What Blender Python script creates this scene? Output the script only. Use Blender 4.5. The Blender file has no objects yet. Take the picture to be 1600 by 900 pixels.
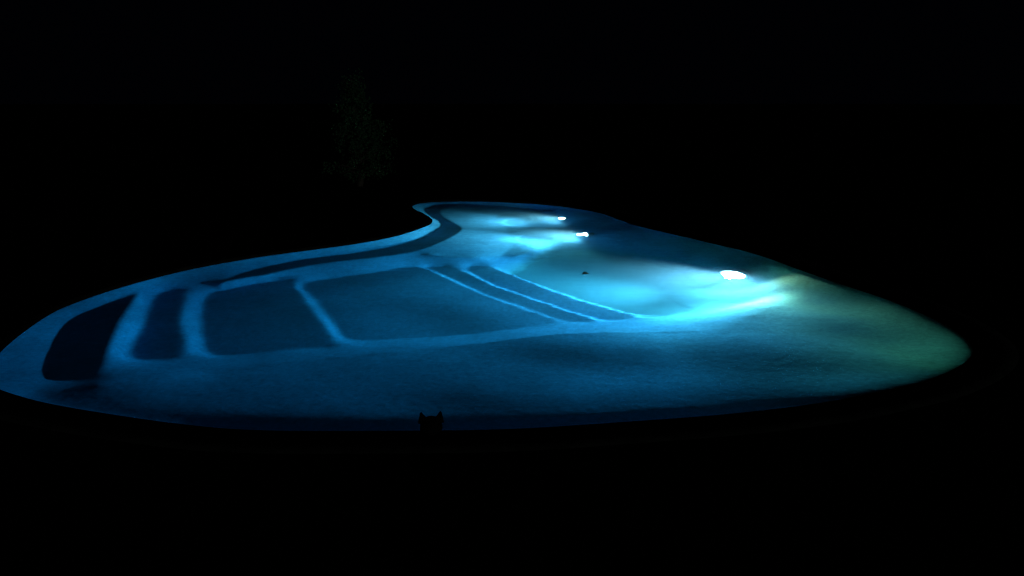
import bpy, bmesh, math, random
import numpy as np
from mathutils import Vector, Matrix, noise as mnoise

# ------------------------------------------------------------------ camera
CAM_H = 2.3
F_PX = 1150.0
PITCH = math.atan(290 / F_PX)
scene = bpy.context.scene
COL = scene.collection
cd = bpy.data.cameras.new('camera')
cd.sensor_width = 36
cd.lens = 36 * F_PX / 1600
cd.clip_end = 2000
cam = bpy.data.objects.new('camera', cd)
COL.objects.link(cam)
cam.location = (0, 0, CAM_H)
cam.rotation_euler = (math.pi / 2 - PITCH, 0, 0)
scene.camera = cam

# ------------------------------------------------------------------ night sky and a dim low sun added to bring out the tree
w = bpy.data.worlds.new('World')
scene.world = w
w.use_nodes = True
wn = w.node_tree
bg = wn.nodes['Background']
bg.inputs['Color'].default_value = (0.25, 0.4, 1.0, 1)
bg.inputs['Strength'].default_value = 0.0006
sd = bpy.data.lights.new('tree_fill', 'SUN')
sd.energy = 0.10
sd.angle = math.radians(0.5)
sd.color = (0.75, 0.95, 0.9)
sun = bpy.data.objects.new('tree_fill', sd)
COL.objects.link(sun)
sun.rotation_euler = Vector((-0.55, 0.83, -0.04)).to_track_quat('-Z', 'Y').to_euler()

scene.view_settings.view_transform = 'Standard'
scene.view_settings.look = 'None'
scene.view_settings.exposure = 0
scene.view_settings.gamma = 1
scene.view_settings.use_curve_mapping = False
scene.cycles.max_bounces = 8
scene.cycles.transmission_bounces = 6
scene.cycles.caustics_reflective = False
scene.cycles.caustics_refractive = False

LAMP_W = 118.0
WATER_SIGMA = (0.60, 0.10, 0.018)

random.seed(7)
rng = np.random.default_rng(7)


# ------------------------------------------------------------------ helpers
def tag(o, label=None, cat=None, group=None, kind=None):
    if label: o['label'] = label
    if cat: o['category'] = cat
    if group: o['group'] = group
    if kind: o['kind'] = kind
    return o


def obj(name, me, mat, parent=None):
    if isinstance(me, bmesh.types.BMesh):
        m = bpy.data.meshes.new(name)
        me.to_mesh(m)
        me.free()
        me = m
    o = bpy.data.objects.new(name, me)
    if mat: me.materials.append(mat)
    COL.objects.link(o)
    if parent: o.parent = parent
    return o


def empty(name, loc, rot=(0, 0, 0)):
    o = bpy.data.objects.new(name, None)
    o.location = loc
    o.rotation_euler = rot
    o.empty_display_size = 0.2
    COL.objects.link(o)
    return o


def smooth(o):
    o.data.polygons.foreach_set('use_smooth', [True] * len(o.data.polygons))
    return o


def pix(px, py, depth=0.0):
    """photograph position -> plan position (x, y) of a bed point at this depth, seen through calm water"""
    u = (px - 800) / F_PX
    v = (450 - py) / F_PX
    c, s = math.cos(PITCH), math.sin(PITCH)
    d = Vector((u, c + v * s, -s + v * c))
    t = CAM_H / -d.z
    x, y = d.x * t, d.y * t
    if depth:
        h = math.hypot(d.x, d.y)
        si = h / d.length
        sr = si / 1.33
        k = depth * sr / math.sqrt(1 - sr * sr)
        x += d.x / h * k
        y += d.y / h * k
    return x, y


def mat(name):
    m = bpy.data.materials.new(name)
    m.use_nodes = True
    nt = m.node_tree
    return m, nt, nt.nodes['Principled BSDF']


def N(nt, typ, **kw):
    n = nt.nodes.new(typ)
    for k, v in kw.items():
        if k in n.inputs: n.inputs[k].default_value = v
        else: setattr(n, k, v)
    return n


def noise_mat(name, c1, c2, scale, rough=0.8, bump=0.0, spec=0.3, detail=6, bscale=None, bdist=0.02):
    m, nt, b = mat(name)
    tc = N(nt, 'ShaderNodeTexCoord')
    no = N(nt, 'ShaderNodeTexNoise', Scale=scale, Detail=detail)
    nt.links.new(tc.outputs['Object'], no.inputs['Vector'])
    cr = N(nt, 'ShaderNodeValToRGB')
    cr.color_ramp.elements[0].position = 0.35
    cr.color_ramp.elements[0].color = (*c1, 1)
    cr.color_ramp.elements[1].position = 0.68
    cr.color_ramp.elements[1].color = (*c2, 1)
    nt.links.new(no.outputs['Fac'], cr.inputs['Fac'])
    nt.links.new(cr.outputs['Color'], b.inputs['Base Color'])
    b.inputs['Roughness'].default_value = rough
    b.inputs['Specular IOR Level'].default_value = spec
    if bump:
        bn = N(nt, 'ShaderNodeTexNoise', Scale=bscale or scale * 4, Detail=5.0)
        nt.links.new(tc.outputs['Object'], bn.inputs['Vector'])
        bp = N(nt, 'ShaderNodeBump', Strength=bump, Distance=bdist)
        nt.links.new(bn.outputs['Fac'], bp.inputs['Height'])
        nt.links.new(bp.outputs['Normal'], b.inputs['Normal'])
    return m


# ------------------------------------------------------------------ shoreline
SHORE_PX = [(-30, 590), (0, 546), (60, 500), (110, 475), (200, 445), (300, 420), (400, 402), (480, 391),
            (560, 380), (620, 368), (660, 355), (673, 347), (662, 338), (646, 330), (642, 323), (655, 318),
            (690, 315), (760, 315), (840, 319), (890, 324), (940, 333), (975, 345), (1020, 358), (1090, 374),
            (1180, 396), (1260, 424), (1330, 448), (1400, 471), (1470, 502), (1510, 527), (1527, 553),
            (1506, 579), (1448, 605), (1374, 623), (1280, 641), (1150, 657), (1000, 669), (800, 682),
            (600, 685), (400, 684), (280, 674), (150, 655), (60, 638), (0, 620), (-28, 606)]


def spline(pts, sub=10, closed=True):
    P = np.array(pts, float)
    n = len(P)
    out = []
    for i in range(n if closed else n - 1):
        p0, p1, p2, p3 = (P[(i - 1) % n], P[i], P[(i + 1) % n], P[(i + 2) % n]) if closed else \
            (P[max(i - 1, 0)], P[i], P[i + 1], P[min(i + 2, n - 1)])
        for k in range(sub):
            t = k / sub
            out.append(0.5 * ((2 * p1) + (-p0 + p2) * t + (2 * p0 - 5 * p1 + 4 * p2 - p3) * t * t
                              + (-p0 + 3 * p1 - 3 * p2 + p3) * t ** 3))
    if not closed: out.append(P[-1])
    return np.array(out)


shore = spline([pix(x, y) for x, y in SHORE_PX], 10)          # closed plan curve at the waterline
#print('shore bbox', shore.min(0), shore.max(0))


def inside(poly, X, Y):
    r = np.zeros(X.shape, bool)
    n = len(poly)
    for i in range(n):
        x0, y0 = poly[i]
        x1, y1 = poly[(i + 1) % n]
        if y0 == y1: continue
        c = ((y0 > Y) != (y1 > Y)) & (X < (x1 - x0) * (Y - y0) / (y1 - y0) + x0)
        r ^= c
    return r


def dist_to(poly, X, Y, closed=True):
    D = np.full(X.shape, 1e9)
    n = len(poly)
    for i in range(n if closed else n - 1):
        ax, ay = poly[i]
        bx, by = poly[(i + 1) % n]
        dx, dy = bx - ax, by - ay
        L = dx * dx + dy * dy + 1e-12
        t = np.clip(((X - ax) * dx + (Y - ay) * dy) / L, 0, 1)
        D = np.minimum(D, (X - ax - t * dx) ** 2 + (Y - ay - t * dy) ** 2)
    return np.sqrt(D)


# ------------------------------------------------------------------ pool basin as a terraced bed
H = 0.027
X0, X1 = shore[:, 0].min() - 0.4, shore[:, 0].max() + 0.4
Y0, Y1 = shore[:, 1].min() - 0.4, shore[:, 1].max() + 0.4
nx = int((X1 - X0) / H) // 8 * 8 + 9
ny = int((Y1 - Y0) / H) // 8 * 8 + 9
gx = X0 + np.arange(nx) * H
gy = Y0 + np.arange(ny) * H
GX, GY = np.meshgrid(gx, gy)
ins = inside(shore, GX, GY)
sd_ = dist_to(shore, GX, GY)
SDF = np.where(ins, sd_, -sd_)                                # positive in the pool

FILL = np.full(GX.shape, np.nan)
FILL[SDF <= 0] = 0.0


def region(pts, d, tilt=0.0):
    """a tread or floor patch; tilt is its fall towards the right, in metres per metre"""
    poly = spline([pix(x, y, d) for x, y in pts], 4)
    m = inside(poly, GX, GY) & (SDF > 0.12)
    FILL[m] = (d + tilt * (GX - poly[:, 0].mean()))[m]


def isoline(pts, width=0.05):
    P = spline([(*pix(x, y, d), d) for x, y, d in pts], 6, closed=False)
    best = np.full(GX.shape, 1e9)
    val = np.zeros(GX.shape)
    for i in range(len(P) - 1):
        a, b = P[i], P[i + 1]
        dx, dy = b[0] - a[0], b[1] - a[1]
        L = dx * dx + dy * dy + 1e-12
        t = np.clip(((GX - a[0]) * dx + (GY - a[1]) * dy) / L, 0, 1)
        q = (GX - a[0] - t * dx) ** 2 + (GY - a[1] - t * dy) ** 2
        m = q < best
        best[m] = q[m]
        val[m] = (a[2] + (b[2] - a[2]) * t)[m]
    m = (np.sqrt(best) < width) & (SDF > 0.1)
    FILL[m] = val[m]


dLedge = 0.34
# ledge running under the left and far bank
region([(345, 441), (400, 421), (480, 405), (560, 395), (640, 379), (680, 360), (688, 350), (672, 338), (664, 330),
        (668, 324), (690, 319), (712, 318), (714, 320), (703, 323), (688, 329), (690, 336), (708, 347), (722, 357),
        (706, 370), (656, 391), (590, 402), (520, 410), (460, 420), (400, 436), (362, 450)], dLedge, 0.012)
# wide treads coming down from the left end
region([(104, 508), (150, 482), (218, 457), (194, 500), (158, 582), (88, 594), (74, 578)], 0.20, 0.0)      # first
region([(242, 460), (292, 457), (286, 500), (290, 552), (198, 560), (218, 510)], 0.46, 0.03)                # second
region([(316, 470), (350, 452), (452, 438), (484, 475), (524, 534), (440, 546), (330, 556), (312, 520)], 0.64, 0.03)
region([(470, 446), (560, 430), (652, 417), (700, 434), (760, 460), (820, 482), (868, 500), (760, 518), (640, 528),
        (545, 533), (520, 510), (490, 470)], 0.76, 0.03)
region([(664, 418), (708, 418), (764, 441), (824, 463), (890, 486), (930, 499), (888, 503), (821, 482), (761, 461),
        (702, 435)], 0.83)
region([(728, 419), (762, 416), (804, 431), (874, 458), (954, 483), (996, 495), (944, 501), (888, 487), (819, 463),
        (759, 441)], 0.90)
# deep floor
region([(798, 429), (848, 449), (948, 481), (1010, 495), (1070, 488), (1110, 470), (1110, 450), (1060, 425),
        (1000, 408), (940, 395), (900, 388), (868, 396), (840, 408)], 1.28)
# shelf in front of the far lamps
region([(775, 338), (805, 336), (830, 350), (846, 374), (838, 390), (792, 404), (780, 402), (800, 385), (795, 365), (780, 345)], 0.76, 0.08)
isoline([(668, 397, 0.40), (700, 402, 0.50), (745, 403, 0.60), (785, 403, 0.66)], 0.02)
isoline([(0, 562, 0.08), (35, 528, 0.09), (80, 496, 0.09)], 0.02)

# top of the steep foot of the near bank, then a gentle bench and a flat rim
isoline([(150, 602, 0.13), (250, 590, 0.23), (330, 583, 0.35), (430, 570, 0.42), (540, 558, 0.48), (640, 549, 0.51), (760, 535, 0.53),
         (880, 523, 0.54), (960, 520, 0.55), (1060, 520, 0.58), (1150, 520, 0.56), (1230, 519, 0.50)], 0.02)
isoline([(60, 610, 0.12), (150, 632, 0.13), (280, 646, 0.14), (450, 653, 0.14), (700, 655, 0.13), (900, 653, 0.12), (1100, 644, 0.12), (1200, 632, 0.12)], 0.03)
near = (GY < 6.9) & (SDF > 0.02) & (SDF < 0.12) & (GX > -4.0) & (GX < 3.6)
FILL[near] = np.interp(GX, [-4, -3, -1.5, 1.8, 2.6], [0.10, 0.12, 0.135, 0.13, 0.11])[near]
rimw = np.interp(GY, [6.9, 7.6, 8.6, 10.6], [0.02, 0.04, 0.10, 0.20])
right = (GX > 2.6) & (GY > 6.9) & (SDF > 0.02) & (SDF < rimw) & (GY < 10.6)
FILL[right] = 0.012
far = (GY > 15.0) & (GX > -1.3) & (GX < 1.0) & (SDF > 0.03) & (SDF < 0.12)
FILL[far] = np.interp(GX, [-1.4, 0.6], [0.36, 0.72])[far]


# the three lamps: plan position, way they face
LAMPS = []
for px, py, dep, aim in ((1146, 429, 0.60, (-0.60, -0.80, 0.06)), (916, 366, 0.60, (-0.95, -0.30, 0.10)),
                         (882, 341, 0.60, (-0.93, -0.36, 0.10))):
    lx, ly = pix(px, py, dep)
    LAMPS.append((lx, ly, dep, aim))
    ll = math.hypot(aim[0], aim[1])
    ux, uy = aim[0] / ll, aim[1] / ll
    for k in np.arange(0.2, 0.8, 0.1):
        FILL[(np.hypot(GX - lx - ux * k, GY - ly - uy * k) < 0.30 + 0.3 * k) & (SDF > 0.08)] = 1.2 if ly < 12 else 0.93
    m = (np.hypot(GX - lx + ux * 0.22, GY - ly + uy * 0.22) < 0.16)
    FILL[m & (SDF > 0.03)] = 0.3


def relax(F, V, iters):
    fixed = ~np.isnan(F)
    V[fixed] = F[fixed]
    for _ in range(iters):
        A = V.copy()
        A[1:-1, 1:-1] = (V[:-2, 1:-1] + V[2:, 1:-1] + V[1:-1, :-2] + V[1:-1, 2:]) / 4
        A[fixed] = F[fixed]
        V = A
    return V


V = None
for s, it in ((8, 600), (4, 500), (2, 400), (1, 250)):
    Fs = FILL[::s, ::s]
    if V is None:
        V = np.full(Fs.shape, 0.4)
    else:
        V = np.kron(V, np.ones((2, 2)))[:Fs.shape[0], :Fs.shape[1]]
    V = relax(Fs, V, it)


def gblur(A, sig):
    r = int(sig * 3 + 1)
    k = np.exp(-np.arange(-r, r + 1) ** 2 / (2 * sig * sig))
    k /= k.sum()
    P = np.pad(A, r, 'edge')
    P = sum(k[i] * P[i:i + A.shape[0], :] for i in range(2 * r + 1))
    return sum(k[i] * P[:, i:i + A.shape[1]] for i in range(2 * r + 1))


fine = gblur(V, 0.6)
wide = gblur(V, 1.2)
mask = np.clip((GX + 2.2) / 1.0, 0, 1)                        # crisper steps in the middle, softer at the left end
mask *= np.clip((GY - 7.0 + 0.35 * GX) / 0.8, 0, 1)
soft = gblur(V, 3.5)
m2 = np.clip((7.2 + 0.28 * np.minimum(GX, 0) + 0.5 * np.clip(GX - 1.5, 0, 3) - GY) / 0.6, 0, 1)
wide = wide * (1 - m2) + soft * m2
D = fine * mask + wide * (1 - mask)
vs_ = gblur(V, 7.5)
for (qx, qy), rr in [((l[0] + l[3][0] * 0.4, l[1] + l[3][1] * 0.4), 1.7) for l in LAMPS] + [(pix(1235, 519, 0.5), 1.1), (pix(783, 404, 0.66), 0.45), (pix(1400, 560, 0.2), 1.2)]:
    q = np.clip(1.5 - 1.5 * np.hypot(GX - qx, GY - qy) / rr, 0, 1)
    q = q * q * (3 - 2 * q)
    D = D * (1 - q) + vs_ * q
# the right-hand end is one even slope that gets shallower towards the near shore
sm_ = lambda t: np.clip(t, 0, 1) ** 2 * (3 - 2 * np.clip(t, 0, 1))
wr = sm_((GX - 1.6) / 1.4) * sm_((10.0 - GY) / 1.3) * sm_((GX - 1.0 + (GY - 7.6) * -0.9) / 1.2)
plane = np.clip(0.10 + 0.155 * (GY - 5.9), 0.05, 1.2) * (1 - np.exp(-(np.clip(SDF, 0, 9) / 0.42) ** 1.7))
D = D * (1 - wr) + plane * wr
# hand-finished bed: shallow undulation
ph = rng.uniform(0, 6.28, 12)
for i in range(6):
    fx, fy = rng.uniform(-3.0, 3.0, 2)
    D += 0.006 * np.sin(GX * fx + GY * fy * 1.3 + ph[i]) * np.clip(SDF, 0, 1) * np.clip((GX + 2.5) / 2, 0, 1)
rimk = np.clip((np.minimum(GX + 3.2, 2.6 - GX)) / 1.2, 0, 1)
rim = (SDF > 0) & (SDF < 0.08 + 0.32 * rimk) & (GY < 6.9) & (GX > -3.6) & (GX < 3.4)
D = np.where(rim, np.maximum(D, 0.10 + 0.04 * rimk), D)
Z = -D
lip = np.clip((0.0 - SDF) / 0.03, 0, 1)
Z = np.where(SDF < 0.0, -D * (1 - lip) + 0.03 * lip, Z)

keep = SDF > -0.22
idx = -np.ones(GX.shape, int)
idx[keep] = np.arange(keep.sum())
verts = np.stack([GX[keep], GY[keep], Z[keep]], 1)
a, b_, c, d_ = idx[:-1, :-1], idx[:-1, 1:], idx[1:, 1:], idx[1:, :-1]
ok = (a >= 0) & (b_ >= 0) & (c >= 0) & (d_ >= 0)
faces = np.stack([a[ok], b_[ok], c[ok], d_[ok]], 1)
me = bpy.data.meshes.new('pool_basin')
me.from_pydata(verts.tolist(), [], faces.tolist())


def bed_z(x, y):
    i = int(round((y - Y0) / H))
    j = int(round((x - X0) / H))
    return float(Z[i, j])


# bed material: pale plaster with an olive tint towards the right end, fine mottling
m_bed, nt, b = mat('pool_plaster')
tc = N(nt, 'ShaderNodeTexCoord')
sep = N(nt, 'ShaderNodeSeparateXYZ')
nt.links.new(tc.outputs['Object'], sep.inputs[0])
n1 = N(nt, 'ShaderNodeTexNoise', Scale=0.9, Detail=5.0, Roughness=0.6)
n2 = N(nt, 'ShaderNodeTexNoise', Scale=18.0, Detail=8.0, Roughness=0.8)
n3 = N(nt, 'ShaderNodeTexNoise', Scale=0.35, Detail=3.0)
for n in (n1, n2, n3): nt.links.new(tc.outputs['Object'], n.inputs['Vector'])
mr = N(nt, 'ShaderNodeMapRange')
mr.inputs['From Min'].default_value = 0.6
mr.inputs['From Max'].default_value = 5.0
ad = N(nt, 'ShaderNodeMath', operation='MULTIPLY_ADD')
nt.links.new(n3.outputs['Fac'], ad.inputs[0])
ad.inputs[1].default_value = 3.0
nt.links.new(sep.outputs['X'], ad.inputs[2])
nt.links.new(ad.outputs[0], mr.inputs['Value'])
mr.inputs['From Min'].default_value = 2.6
mr.inputs['From Max'].default_value = 5.6
mx = N(nt, 'ShaderNodeMix', data_type='RGBA')
mx.inputs['A'].default_value = (0.16, 0.43, 0.74, 1)
mx.inputs['B'].default_value = (0.28, 0.33, 0.17, 1)
nt.links.new(mr.outputs['Result'], mx.inputs['Factor'])
r1 = N(nt, 'ShaderNodeMapRange')
r1.inputs['From Min'].default_value = 0.3
r1.inputs['From Max'].default_value = 0.7
r1.inputs['To Min'].default_value = 0.62
r1.inputs['To Max'].default_value = 1.15
nt.links.new(n1.outputs['Fac'], r1.inputs['Value'])
r2 = N(nt, 'ShaderNodeMapRange')
r2.inputs['From Min'].default_value = 0.3
r2.inputs['From Max'].default_value = 0.7
r2.inputs['To Min'].default_value = 0.62
r2.inputs['To Max'].default_value = 1.25
nt.links.new(n2.outputs['Fac'], r2.inputs['Value'])
mu = N(nt, 'ShaderNodeMath', operation='MULTIPLY')
nt.links.new(r1.outputs[0], mu.inputs[0])
nt.links.new(r2.outputs[0], mu.inputs[1])
vm = N(nt, 'ShaderNodeVectorMath', operation='SCALE')
nt.links.new(mx.outputs['Result'], vm.inputs[0])
nt.links.new(mu.outputs[0], vm.inputs['Scale'])
dz = N(nt, 'ShaderNodeMapRange')            # greenish tint painted on the deep floor, muting the lamps' cyan light
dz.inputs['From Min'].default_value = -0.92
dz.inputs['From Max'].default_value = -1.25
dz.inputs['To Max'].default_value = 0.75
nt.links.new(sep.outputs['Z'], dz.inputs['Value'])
deep_tint = N(nt, 'ShaderNodeMix', data_type='RGBA')
deep_tint.inputs['B'].default_value = (0.17, 0.30, 0.30, 1)
nt.links.new(dz.outputs[0], deep_tint.inputs['Factor'])
nt.links.new(vm.outputs[0], deep_tint.inputs['A'])
nt.links.new(deep_tint.outputs['Result'], b.inputs['Base Color'])
b.inputs['Roughness'].default_value = 0.95
b.inputs['Specular IOR Level'].default_value = 0.0
bp = N(nt, 'ShaderNodeBump', Strength=0.5, Distance=0.006)
n4 = N(nt, 'ShaderNodeTexNoise', Scale=9.0, Detail=5.0)
nt.links.new(tc.outputs['Object'], n4.inputs['Vector'])
nt.links.new(n4.outputs['Fac'], bp.inputs['Height'])
nt.links.new(bp.outputs['Normal'], b.inputs['Normal'])
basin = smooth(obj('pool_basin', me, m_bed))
tag(basin, kind='structure')

# ------------------------------------------------------------------ water
nrm = np.roll(shore, -1, 0) - np.roll(shore, 1, 0)
nrm /= np.linalg.norm(nrm, axis=1)[:, None]
nrm = np.stack([-nrm[:, 1], nrm[:, 0]], 1)                    # one side
if inside(shore, np.array([shore[0, 0] + nrm[0, 0] * 0.02]), np.array([shore[0, 1] + nrm[0, 1] * 0.02]))[0]:
    nrm = -nrm                                               # outward


def offset(k):
    return shore + nrm * k


bm = bmesh.new()
wp = offset(0.08)
top = [bm.verts.new((x, y, 0)) for x, y in wp]
bot = [bm.verts.new((x, y, -2.2)) for x, y in wp]
bm.faces.new(top)
bm.faces.new(bot[::-1])
for i in range(len(top)):
    j = (i + 1) % len(top)
    bm.faces.new((top[i], bot[i], bot[j], top[j]))
bmesh.ops.recalc_face_normals(bm, faces=bm.faces)
bmesh.ops.triangulate(bm, faces=[f for f in bm.faces if len(f.verts) > 4])
m_w, nt, b = mat('pool_water')
nt.nodes.remove(b)
out = nt.nodes['Material Output']
gl = N(nt, 'ShaderNodeBsdfGlass', IOR=1.33, Roughness=0.0)
tc = N(nt, 'ShaderNodeTexCoord')
mp = N(nt, 'ShaderNodeMapping')
mp.inputs['Scale'].default_value = (0.7, 1.3, 1)
mp.inputs['Rotation'].default_value = (0, 0, 0.35)
nt.links.new(tc.outputs['Object'], mp.inputs['Vector'])
wv = N(nt, 'ShaderNodeTexNoise', Scale=3.2, Detail=3.0, Roughness=0.45, Distortion=0.4)
nt.links.new(mp.outputs[0], wv.inputs['Vector'])
bp = N(nt, 'ShaderNodeBump', Strength=1.0, Distance=0.008)
nt.links.new(wv.outputs['Fac'], bp.inputs['Height'])
nt.links.new(bp.outputs['Normal'], gl.inputs['Normal'])
tr = N(nt, 'ShaderNodeBsdfTransparent')
tr.inputs['Color'].default_value = (1, 1, 1, 1)
ms = N(nt, 'ShaderNodeMixShader', Fac=0.0)
nt.links.new(gl.outputs[0], ms.inputs[1])
nt.links.new(tr.outputs[0], ms.inputs[2])
nt.links.new(ms.outputs[0], out.inputs['Surface'])
dens = WATER_SIGMA[0]
va = N(nt, 'ShaderNodeVolumeAbsorption', Density=dens)
va.inputs['Color'].default_value = (0.0, 1 - WATER_SIGMA[1] / dens, 1 - WATER_SIGMA[2] / dens, 1)
vs = N(nt, 'ShaderNodeVolumeScatter', Density=0.08, Anisotropy=0.1)
vs.inputs['Color'].default_value = (0.35, 0.75, 1, 1)
av = N(nt, 'ShaderNodeAddShader')
nt.links.new(va.outputs[0], av.inputs[0])
nt.links.new(vs.outputs[0], av.inputs[1])
nt.links.new(av.outputs[0], out.inputs['Volume'])
water = obj('water', bm, m_w)
tag(water, kind='structure')

# ------------------------------------------------------------------ coping and ground
m_cop = noise_mat('coping_stone', (0.02, 0.019, 0.017), (0.04, 0.037, 0.032), 6, rough=0.9, bump=0.4, spec=0.0)
m_gr = noise_mat('dark_lawn', (0.012, 0.020, 0.008), (0.03, 0.045, 0.018), 3, rough=1.0, bump=0.6, spec=0.0, bscale=60)
prof = [(0.10, -0.05), (-0.02, -0.02), (-0.035, 0.006), (-0.035, 0.035), (-0.025, 0.047), (0.02, 0.05), (0.20, 0.05), (0.32, 0.048), (0.33, -0.05)]
rings = []
bm = bmesh.new()
n = len(shore)
for (k, z) in prof:
    P = offset(k)
    rings.append([bm.verts.new((x, y, z)) for x, y in P])
for r in range(len(prof)):
    A, B = rings[r], rings[(r + 1) % len(prof)]
    for i in range(n):
        j = (i + 1) % n
        bm.faces.new((A[i], A[j], B[j], B[i]))
bmesh.ops.recalc_face_normals(bm, faces=bm.faces)
cop = smooth(obj('pool_coping', bm, m_cop))
tag(cop, kind='structure')

# ground: one sheet from the coping out past the horizon, with a hole for the pool
cx, cy = shore.mean(0)
bm = bmesh.new()
ringsG = []
P = offset(0.31)
hull0 = P
ang = np.unwrap(np.arctan2(P[:, 1] - cy, P[:, 0] - cx))
for t, R in ((0, 0), (1, 14), (1, 40), (1, 200), (1, 1200)):
    if t == 0:
        ringsG.append([bm.verts.new((x, y, 0.045)) for x, y in P])
    else:
        a0 = ang[0]
        sgn = np.sign(ang[-1] - ang[0])
        ringsG.append([bm.verts.new((cx + R * math.cos(a0 + sgn * 2 * math.pi * i / n),
                                     cy + R * math.sin(a0 + sgn * 2 * math.pi * i / n), 0.045)) for i in range(n)])
for r in range(len(ringsG) - 1):
    A, B = ringsG[r], ringsG[r + 1]
    for i in range(n):
        j = (i + 1) % n
        bm.faces.new((A[i], A[j], B[j], B[i]))
bmesh.ops.recalc_face_normals(bm, faces=bm.faces)
for f in bm.faces:
    if f.normal.z < 0: f.normal_flip()
ground = obj('ground', bm, m_gr)
tag(ground, kind='structure')

# ------------------------------------------------------------------ underwater lamps
m_ring, nt, b = mat('lamp_steel')
b.inputs['Base Color'].default_value = (0.45, 0.45, 0.43, 1)
b.inputs['Metallic'].default_value = 0.8
b.inputs['Roughness'].default_value = 0.35


def emis(name, col, s):
    m, nt, b = mat(name)
    b.inputs['Base Color'].default_value = (0.6, 0.6, 0.6, 1)
    b.inputs['Emission Color'].default_value = (*col, 1)
    b.inputs['Emission Strength'].default_value = s
    return m


def lathe(prof, seg=40):
    bm = bmesh.new()
    rs = []
    for r, z in prof:
        if r < 1e-5:
            rs.append([bm.verts.new((0, 0, z))])
        else:
            rs.append([bm.verts.new((r * math.cos(2 * math.pi * i / seg), r * math.sin(2 * math.pi * i / seg), z)) for i in range(seg)])
    for A, B in zip(rs, rs[1:]):
        for i in range(seg):
            j = (i + 1) % seg
            if len(A) == 1: bm.faces.new((A[0], B[i], B[j]))
            elif len(B) == 1: bm.faces.new((A[i], A[j], B[0]))
            else: bm.faces.new((A[i], A[j], B[j], B[i]))
    bmesh.ops.recalc_face_normals(bm, faces=bm.faces)
    return bm


def pool_light(lamp, beams, col, scale, label, em):
    x, y, depth, aim = lamp
    d = Vector(aim).normalized()
    e = empty('pool_light', (x, y, -depth), d.to_track_quat('Z', 'Y').to_euler())
    e.scale = (scale,) * 3
    tag(e, label, 'pool light', 'underwater pool lights')
    smooth(obj('housing', lathe([(0, -0.12), (0.07, -0.11), (0.09, -0.05), (0.105, -0.005), (0.105, 0.0)]), m_ring, e))
    smooth(obj('bezel', lathe([(0.103, 0.0), (0.122, -0.004), (0.128, 0.006), (0.118, 0.016), (0.103, 0.014), (0.103, 0.0)]), m_ring, e))
    ln = smooth(obj('lens', lathe([(0.101, 0.004), (0.085, 0.014), (0.05, 0.021), (0, 0.024)]), emis('lamp_glass', col, em), e))
    for nm, (ang, blend, power, way) in beams.items():
        ld = bpy.data.lights.new(nm, 'SPOT')
        ld.energy = power
        ld.color = col
        ld.shadow_soft_size = 0.06
        ld.spot_size = math.radians(ang)
        ld.spot_blend = blend
        lo = bpy.data.objects.new(nm, ld)
        COL.objects.link(lo)
        lo.parent = e
        lo.location = (0, 0, 0.10)
        lo.rotation_mode = 'QUATERNION'
        lo.rotation_quaternion = e.rotation_euler.to_quaternion().inverted() @ Vector(way).to_track_quat('-Z', 'Y')
    return e


W = LAMP_W
pool_light(LAMPS[0], {'lamp_beam': (180, 0.3, 0.9 * W, (-0.3, -0.95, 0.10)), 'lamp_spread': (116, 1.0, 20 * W, (-0.36, -0.92, 0.32)),
                      'lamp_throw': (92, 1.0, 17 * W, (-0.99, -0.08, 0.16))}, (0.80, 0.93, 1.0), 1.8,
           'largest and brightest white underwater lamp glowing on the right bank', 30)
pool_light(LAMPS[1], {'lamp_beam': (180, 0.4, 0.5 * W, (-0.9, -0.43, 0.10)), 'lamp_throw': (106, 1.0, 9.5 * W, (-0.80, -0.56, 0.30))}, (0.9, 1.0, 0.92), 1.25,
           'middle underwater lamp glowing white beyond the big bright one', 18)
pool_light(LAMPS[2], {'lamp_beam': (180, 0.4, 0.3 * W, (-0.95, -0.3, 0.10)), 'lamp_throw': (96, 1.0, 5.5 * W, (-0.92, -0.25, 0.30))}, (1.0, 0.97, 0.85), 0.65,
           'smallest and farthest underwater lamp with a faint warm glow', 12)


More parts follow.
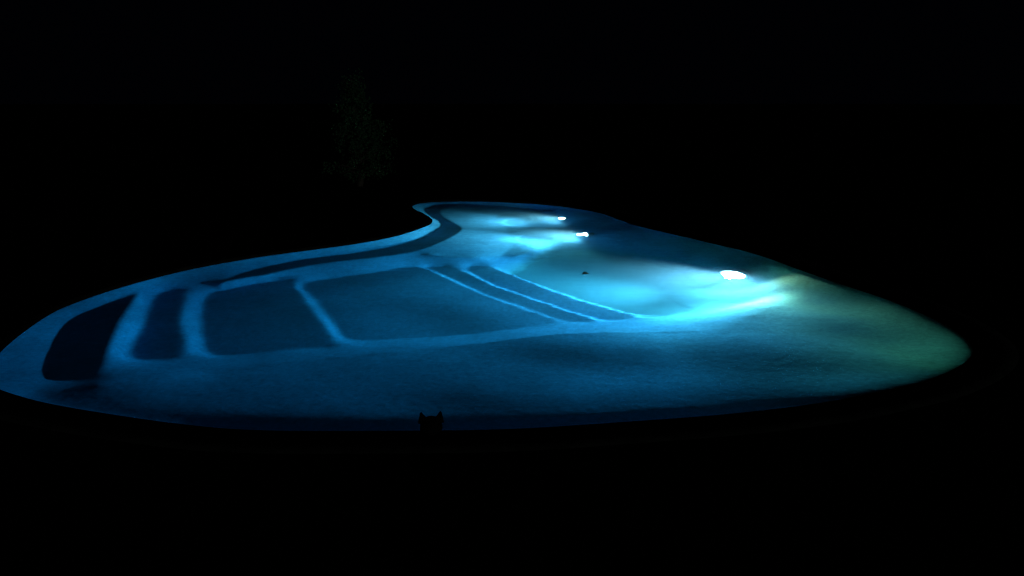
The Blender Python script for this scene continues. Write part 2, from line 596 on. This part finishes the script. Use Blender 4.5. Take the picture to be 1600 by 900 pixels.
# ------------------------------------------------------------------ tree behind the left bank
def make_tree(base, height, width, label):
    r = random.Random(5)
    e = empty('tree', (*base, 0.03))
    tag(e, label, 'tree')
    m_bark = noise_mat('bark', (0.05, 0.04, 0.03), (0.12, 0.09, 0.07), 9, rough=0.9, bump=0.6)
    m_leaf = noise_mat('leaves', (0.02, 0.07, 0.03), (0.06, 0.17, 0.07), 3, rough=0.7, spec=0.2)

    def tube(bm, pts, rad, seg=8):
        rings = []
        for i, (p, q) in enumerate(zip(pts, rad)):
            t = (pts[min(i + 1, len(pts) - 1)] - pts[max(i - 1, 0)]).normalized()
            u = t.cross(Vector((0.3, 1, 0.1))).normalized()
            v = t.cross(u)
            rings.append([bm.verts.new(p + (u * math.cos(a) + v * math.sin(a)) * q)
                          for a in [2 * math.pi * k / seg for k in range(seg)]])
        for A, B in zip(rings, rings[1:]):
            for k in range(seg): bm.faces.new((A[k], A[(k + 1) % seg], B[(k + 1) % seg], B[k]))
        bm.faces.new(rings[-1])

    bt = bmesh.new()
    pts = [Vector((0.10 * math.sin(z * 1.7), 0.08 * math.sin(z * 2.3 + 1), z)) for z in np.linspace(0, height * 0.93, 12)]
    tube(bt, pts, list(np.linspace(0.085, 0.012, 12)))
    obj('trunk', bt, m_bark, e)
    bb = bmesh.new()
    bl = bmesh.new()
    for i in range(48):
        f = (i + 0.5) / 48
        z = height * (0.10 + 0.84 * f)
        k = min(int(f * 11), 10)
        st = pts[k].lerp(pts[k + 1], 0.5)
        a = i * 2.399 + r.uniform(-0.4, 0.4)
        L = width * 0.5 * (1.05 - 0.75 * f) * r.uniform(0.6, 1.15)
        d = Vector((math.cos(a), math.sin(a), r.uniform(0.1, 0.6))).normalized()
        st = Vector((st.x, st.y, z - 0.1))
        mid = st + d * L * 0.55 + Vector((0, 0, 0.02))
        end = st + d * L + Vector((0, 0, -0.10 * L))
        tube(bb, [st, mid, end], [0.02, 0.012, 0.004], 5)
        for c in range(r.choice((2, 4, 9))):
            t = r.uniform(0.35, 1.05)
            cc = st.lerp(end, t) + Vector([r.gauss(0, 0.07) for _ in range(3)])
            for q in range(r.randint(14, 34)):
                p = cc + Vector([r.gauss(0, 0.075) for _ in range(3)])
                ax = Vector([r.gauss(0, 1) for _ in range(3)]).normalized()
                sd2 = ax.cross(Vector([r.gauss(0, 1) for _ in range(3)])).normalized()
                l, wd = r.uniform(0.05, 0.09), r.uniform(0.018, 0.032)
                v = [bl.verts.new(p), bl.verts.new(p + ax * l * 0.5 + sd2 * wd), bl.verts.new(p + ax * l),
                     bl.verts.new(p + ax * l * 0.5 - sd2 * wd)]
                bl.faces.new(v)
    obj('branches', bb, m_bark, e)
    obj('crown', bl, m_leaf, e)
    return e


make_tree(pix(562, 294), 3.1, 1.9, 'barely lit leafy tree standing in the dark behind the pool')


# ------------------------------------------------------------------ drifting leaves
def leaf_mesh(L, Wd, curl):
    bm = bmesh.new()
    nu, nv = 10, 4
    g = []
    for i in range(nu + 1):
        t = i / nu
        hw = Wd * math.sin(math.pi * min(1, t ** 0.8)) * (1 + 0.12 * math.sin(t * 23)) + 0.0012
        g.append([bm.verts.new(((t - 0.5) * L, (j / nv * 2 - 1) * hw,
                                curl * (abs(j / nv * 2 - 1) ** 2 * hw * 2 + (t - 0.5) ** 2 * 0.02))) for j in range(nv + 1)])
    for i in range(nu):
        for j in range(nv): bm.faces.new((g[i][j], g[i + 1][j], g[i + 1][j + 1], g[i][j + 1]))
    ret = bmesh.ops.extrude_face_region(bm, geom=bm.faces[:])
    bmesh.ops.translate(bm, vec=(0, 0, 0.0012), verts=[v for v in ret['geom'] if isinstance(v, bmesh.types.BMVert)])
    bmesh.ops.recalc_face_normals(bm, faces=bm.faces)
    return bm


m_dead = noise_mat('dead_leaf', (0.03, 0.02, 0.01), (0.07, 0.045, 0.02), 30, rough=0.8)
m_stem = noise_mat('leaf_stem', (0.03, 0.02, 0.012), (0.05, 0.03, 0.02), 30, rough=0.8)


def stem(L, parent):
    bm = bmesh.new()
    bmesh.ops.create_cone(bm, segments=6, radius1=0.0022, radius2=0.0012, depth=L * 0.35, cap_ends=True,
                          matrix=Matrix.Translation((-L * 0.66, 0, 0.003)) @ Matrix.Rotation(math.pi / 2, 4, 'Y'))
    return obj('stem', bm, m_stem, parent)


for (px, py, dep, L, a, lab) in ((915, 429, 0.0, 0.10, 0.15, 'small dark leaf floating on the bright water left of the biggest lamp'),):
    x, y = pix(px, py, dep)
    z = 0.003 if dep == 0 else bed_z(x, y) + 0.004
    lf = smooth(obj('leaf', leaf_mesh(L, L * 0.27, 0.6 if dep == 0 else 0.1), m_dead))
    lf.location = (x, y, z)
    lf.rotation_euler = (0, 0, a)
    tag(lf, lab, 'leaf')
    if dep == 0: stem(L, lf)

# ------------------------------------------------------------------ cat sitting on the near edge, back to the camera
m_fur, nt, b = mat('black_fur')
b.inputs['Base Color'].default_value = (0.008, 0.008, 0.009, 1)
b.inputs['Roughness'].default_value = 0.85
b.inputs['Specular IOR Level'].default_value = 0.0
tc = N(nt, 'ShaderNodeTexCoord')
mp = N(nt, 'ShaderNodeMapping')
mp.inputs['Scale'].default_value = (1, 1, 0.25)
fn = N(nt, 'ShaderNodeTexNoise', Scale=260.0, Detail=3.0)
nt.links.new(tc.outputs['Object'], mp.inputs['Vector'])
nt.links.new(mp.outputs[0], fn.inputs['Vector'])
bp = N(nt, 'ShaderNodeBump', Strength=0.7, Distance=0.004)
nt.links.new(fn.outputs['Fac'], bp.inputs['Height'])
nt.links.new(bp.outputs['Normal'], b.inputs['Normal'])


def make_cat(loc, rz, label):
    # skeleton in metres, +y is the way it faces
    V_ = [((0, -0.045, 0.085), 0.085, None), ((0, -0.035, 0.15), 0.078, 0), ((0, -0.005, 0.215), 0.062, 1),
          ((0, 0.02, 0.262), 0.046, 2), ((0, 0.038, 0.305), 0.052, 3), ((0, 0.048, 0.325), 0.050, 4), ((0, 0.088, 0.305), 0.024, 5),
          ((0.042, 0.015, 0.195), 0.036, 2), ((0.042, 0.055, 0.10), 0.022, 7), ((0.040, 0.065, 0.022), 0.016, 8), ((0.040, 0.090, 0.014), 0.016, 9),
          ((-0.042, 0.015, 0.195), 0.036, 2), ((-0.042, 0.055, 0.10), 0.022, 11), ((-0.040, 0.065, 0.022), 0.016, 12), ((-0.040, 0.090, 0.014), 0.016, 13),
          ((0.075, -0.02, 0.07), 0.052, 0), ((0.088, 0.045, 0.055), 0.030, 15), ((0.085, 0.0, 0.02), 0.016, 16), ((0.082, 0.075, 0.014), 0.016, 17),
          ((-0.075, -0.02, 0.07), 0.052, 0), ((-0.088, 0.045, 0.055), 0.030, 19), ((-0.085, 0.0, 0.02), 0.016, 20), ((-0.082, 0.075, 0.014), 0.016, 21),
          ((0.02, -0.125, 0.035), 0.022, 0), ((0.08, -0.15, 0.018), 0.017, 23), ((0.14, -0.12, 0.016), 0.015, 24),
          ((0.165, -0.04, 0.015), 0.014, 25), ((0.15, 0.03, 0.015), 0.011, 26)]
    me = bpy.data.meshes.new('cat_body')
    me.from_pydata([v[0] for v in V_], [(v[2], i) for i, v in enumerate(V_) if v[2] is not None], [])
    o = bpy.data.objects.new('cat_tmp', me)
    COL.objects.link(o)
    o.modifiers.new('skin', 'SKIN')
    for i, v in enumerate(V_):
        me.skin_vertices[0].data[i].radius = (v[1], v[1])
        me.skin_vertices[0].data[i].use_root = (i == 0)
    sub = o.modifiers.new('sub', 'SUBSURF')
    sub.levels = sub.render_levels = 2
    dg = bpy.context.evaluated_depsgraph_get()
    ev = bpy.data.meshes.new_from_object(o.evaluated_get(dg))
    bpy.data.objects.remove(o)
    bm = bmesh.new()
    bm.from_mesh(ev)

    def ball(c, r3):
        bmesh.ops.create_uvsphere(bm, u_segments=24, v_segments=16, radius=1,
                                  matrix=Matrix.Translation(c) @ Matrix.Diagonal((*r3, 1)))
    ball((0, 0.045, 0.325), (0.058, 0.052, 0.046))
    ball((0.030, 0.05, 0.312), (0.032, 0.034, 0.030))
    ball((-0.030, 0.05, 0.312), (0.032, 0.034, 0.030))
    ball((0, 0.09, 0.308), (0.026, 0.022, 0.019))
    for sx in (-1, 1):
        M = Matrix.Translation((sx * 0.048, 0.040, 0.372)) @ Matrix.Rotation(sx * 0.22, 4, 'Y') @ Matrix.Diagonal((1, 0.5, 1, 1))
        bmesh.ops.create_cone(bm, segments=20, radius1=0.031, radius2=0.005, depth=0.056, cap_ends=True, matrix=M)
    me = bpy.data.meshes.new('body')
    bm.to_mesh(me)
    bm.free()
    e = empty('cat', (*loc, 0.045), (0, 0, rz))
    tag(e, label, 'cat')
    body = obj('body', me, m_fur, e)
    rm = body.modifiers.new('remesh', 'REMESH')
    rm.mode = 'VOXEL'
    rm.voxel_size = 0.005
    rm.use_smooth_shade = True
    sm = body.modifiers.new('smooth', 'SMOOTH')
    sm.factor = 0.5
    sm.iterations = 2
    dg = bpy.context.evaluated_depsgraph_get()
    one = bpy.data.meshes.new_from_object(body.evaluated_get(dg))
    body.modifiers.clear()
    bm = bmesh.new()
    bm.from_mesh(one)
    seen, best = set(), []
    for v0 in bm.verts:
        if v0 in seen: continue
        stack, comp = [v0], []
        seen.add(v0)
        while stack:
            v = stack.pop()
            comp.append(v)
            for ed in v.link_edges:
                ov = ed.other_vert(v)
                if ov not in seen:
                    seen.add(ov)
                    stack.append(ov)
        if len(comp) > len(best): best = comp
    keepv = set(best)
    bmesh.ops.delete(bm, geom=[v for v in bm.verts if v not in keepv], context='VERTS')
    bm.to_mesh(one)
    bm.free()
    body.data = one
    if not one.materials: one.materials.append(m_fur)
    eyem = mat('cat_eye')
    eyem[2].inputs['Base Color'].default_value = (0.25, 0.3, 0.05, 1)
    eyem[2].inputs['Roughness'].default_value = 0.1
    for sx in (-1, 1):
        bm = bmesh.new()
        bmesh.ops.create_uvsphere(bm, u_segments=16, v_segments=12, radius=0.0105)
        ey = smooth(obj('eye', bm, eyem[0], e))
        ey.location = (sx * 0.024, 0.088, 0.330)
    return e


cat = make_cat(pix(677, 778), 0.12, 'black cat with upright ears sitting before the near pool edge, seen from behind')
cat.scale = (1.08, 1.1, 1.24)
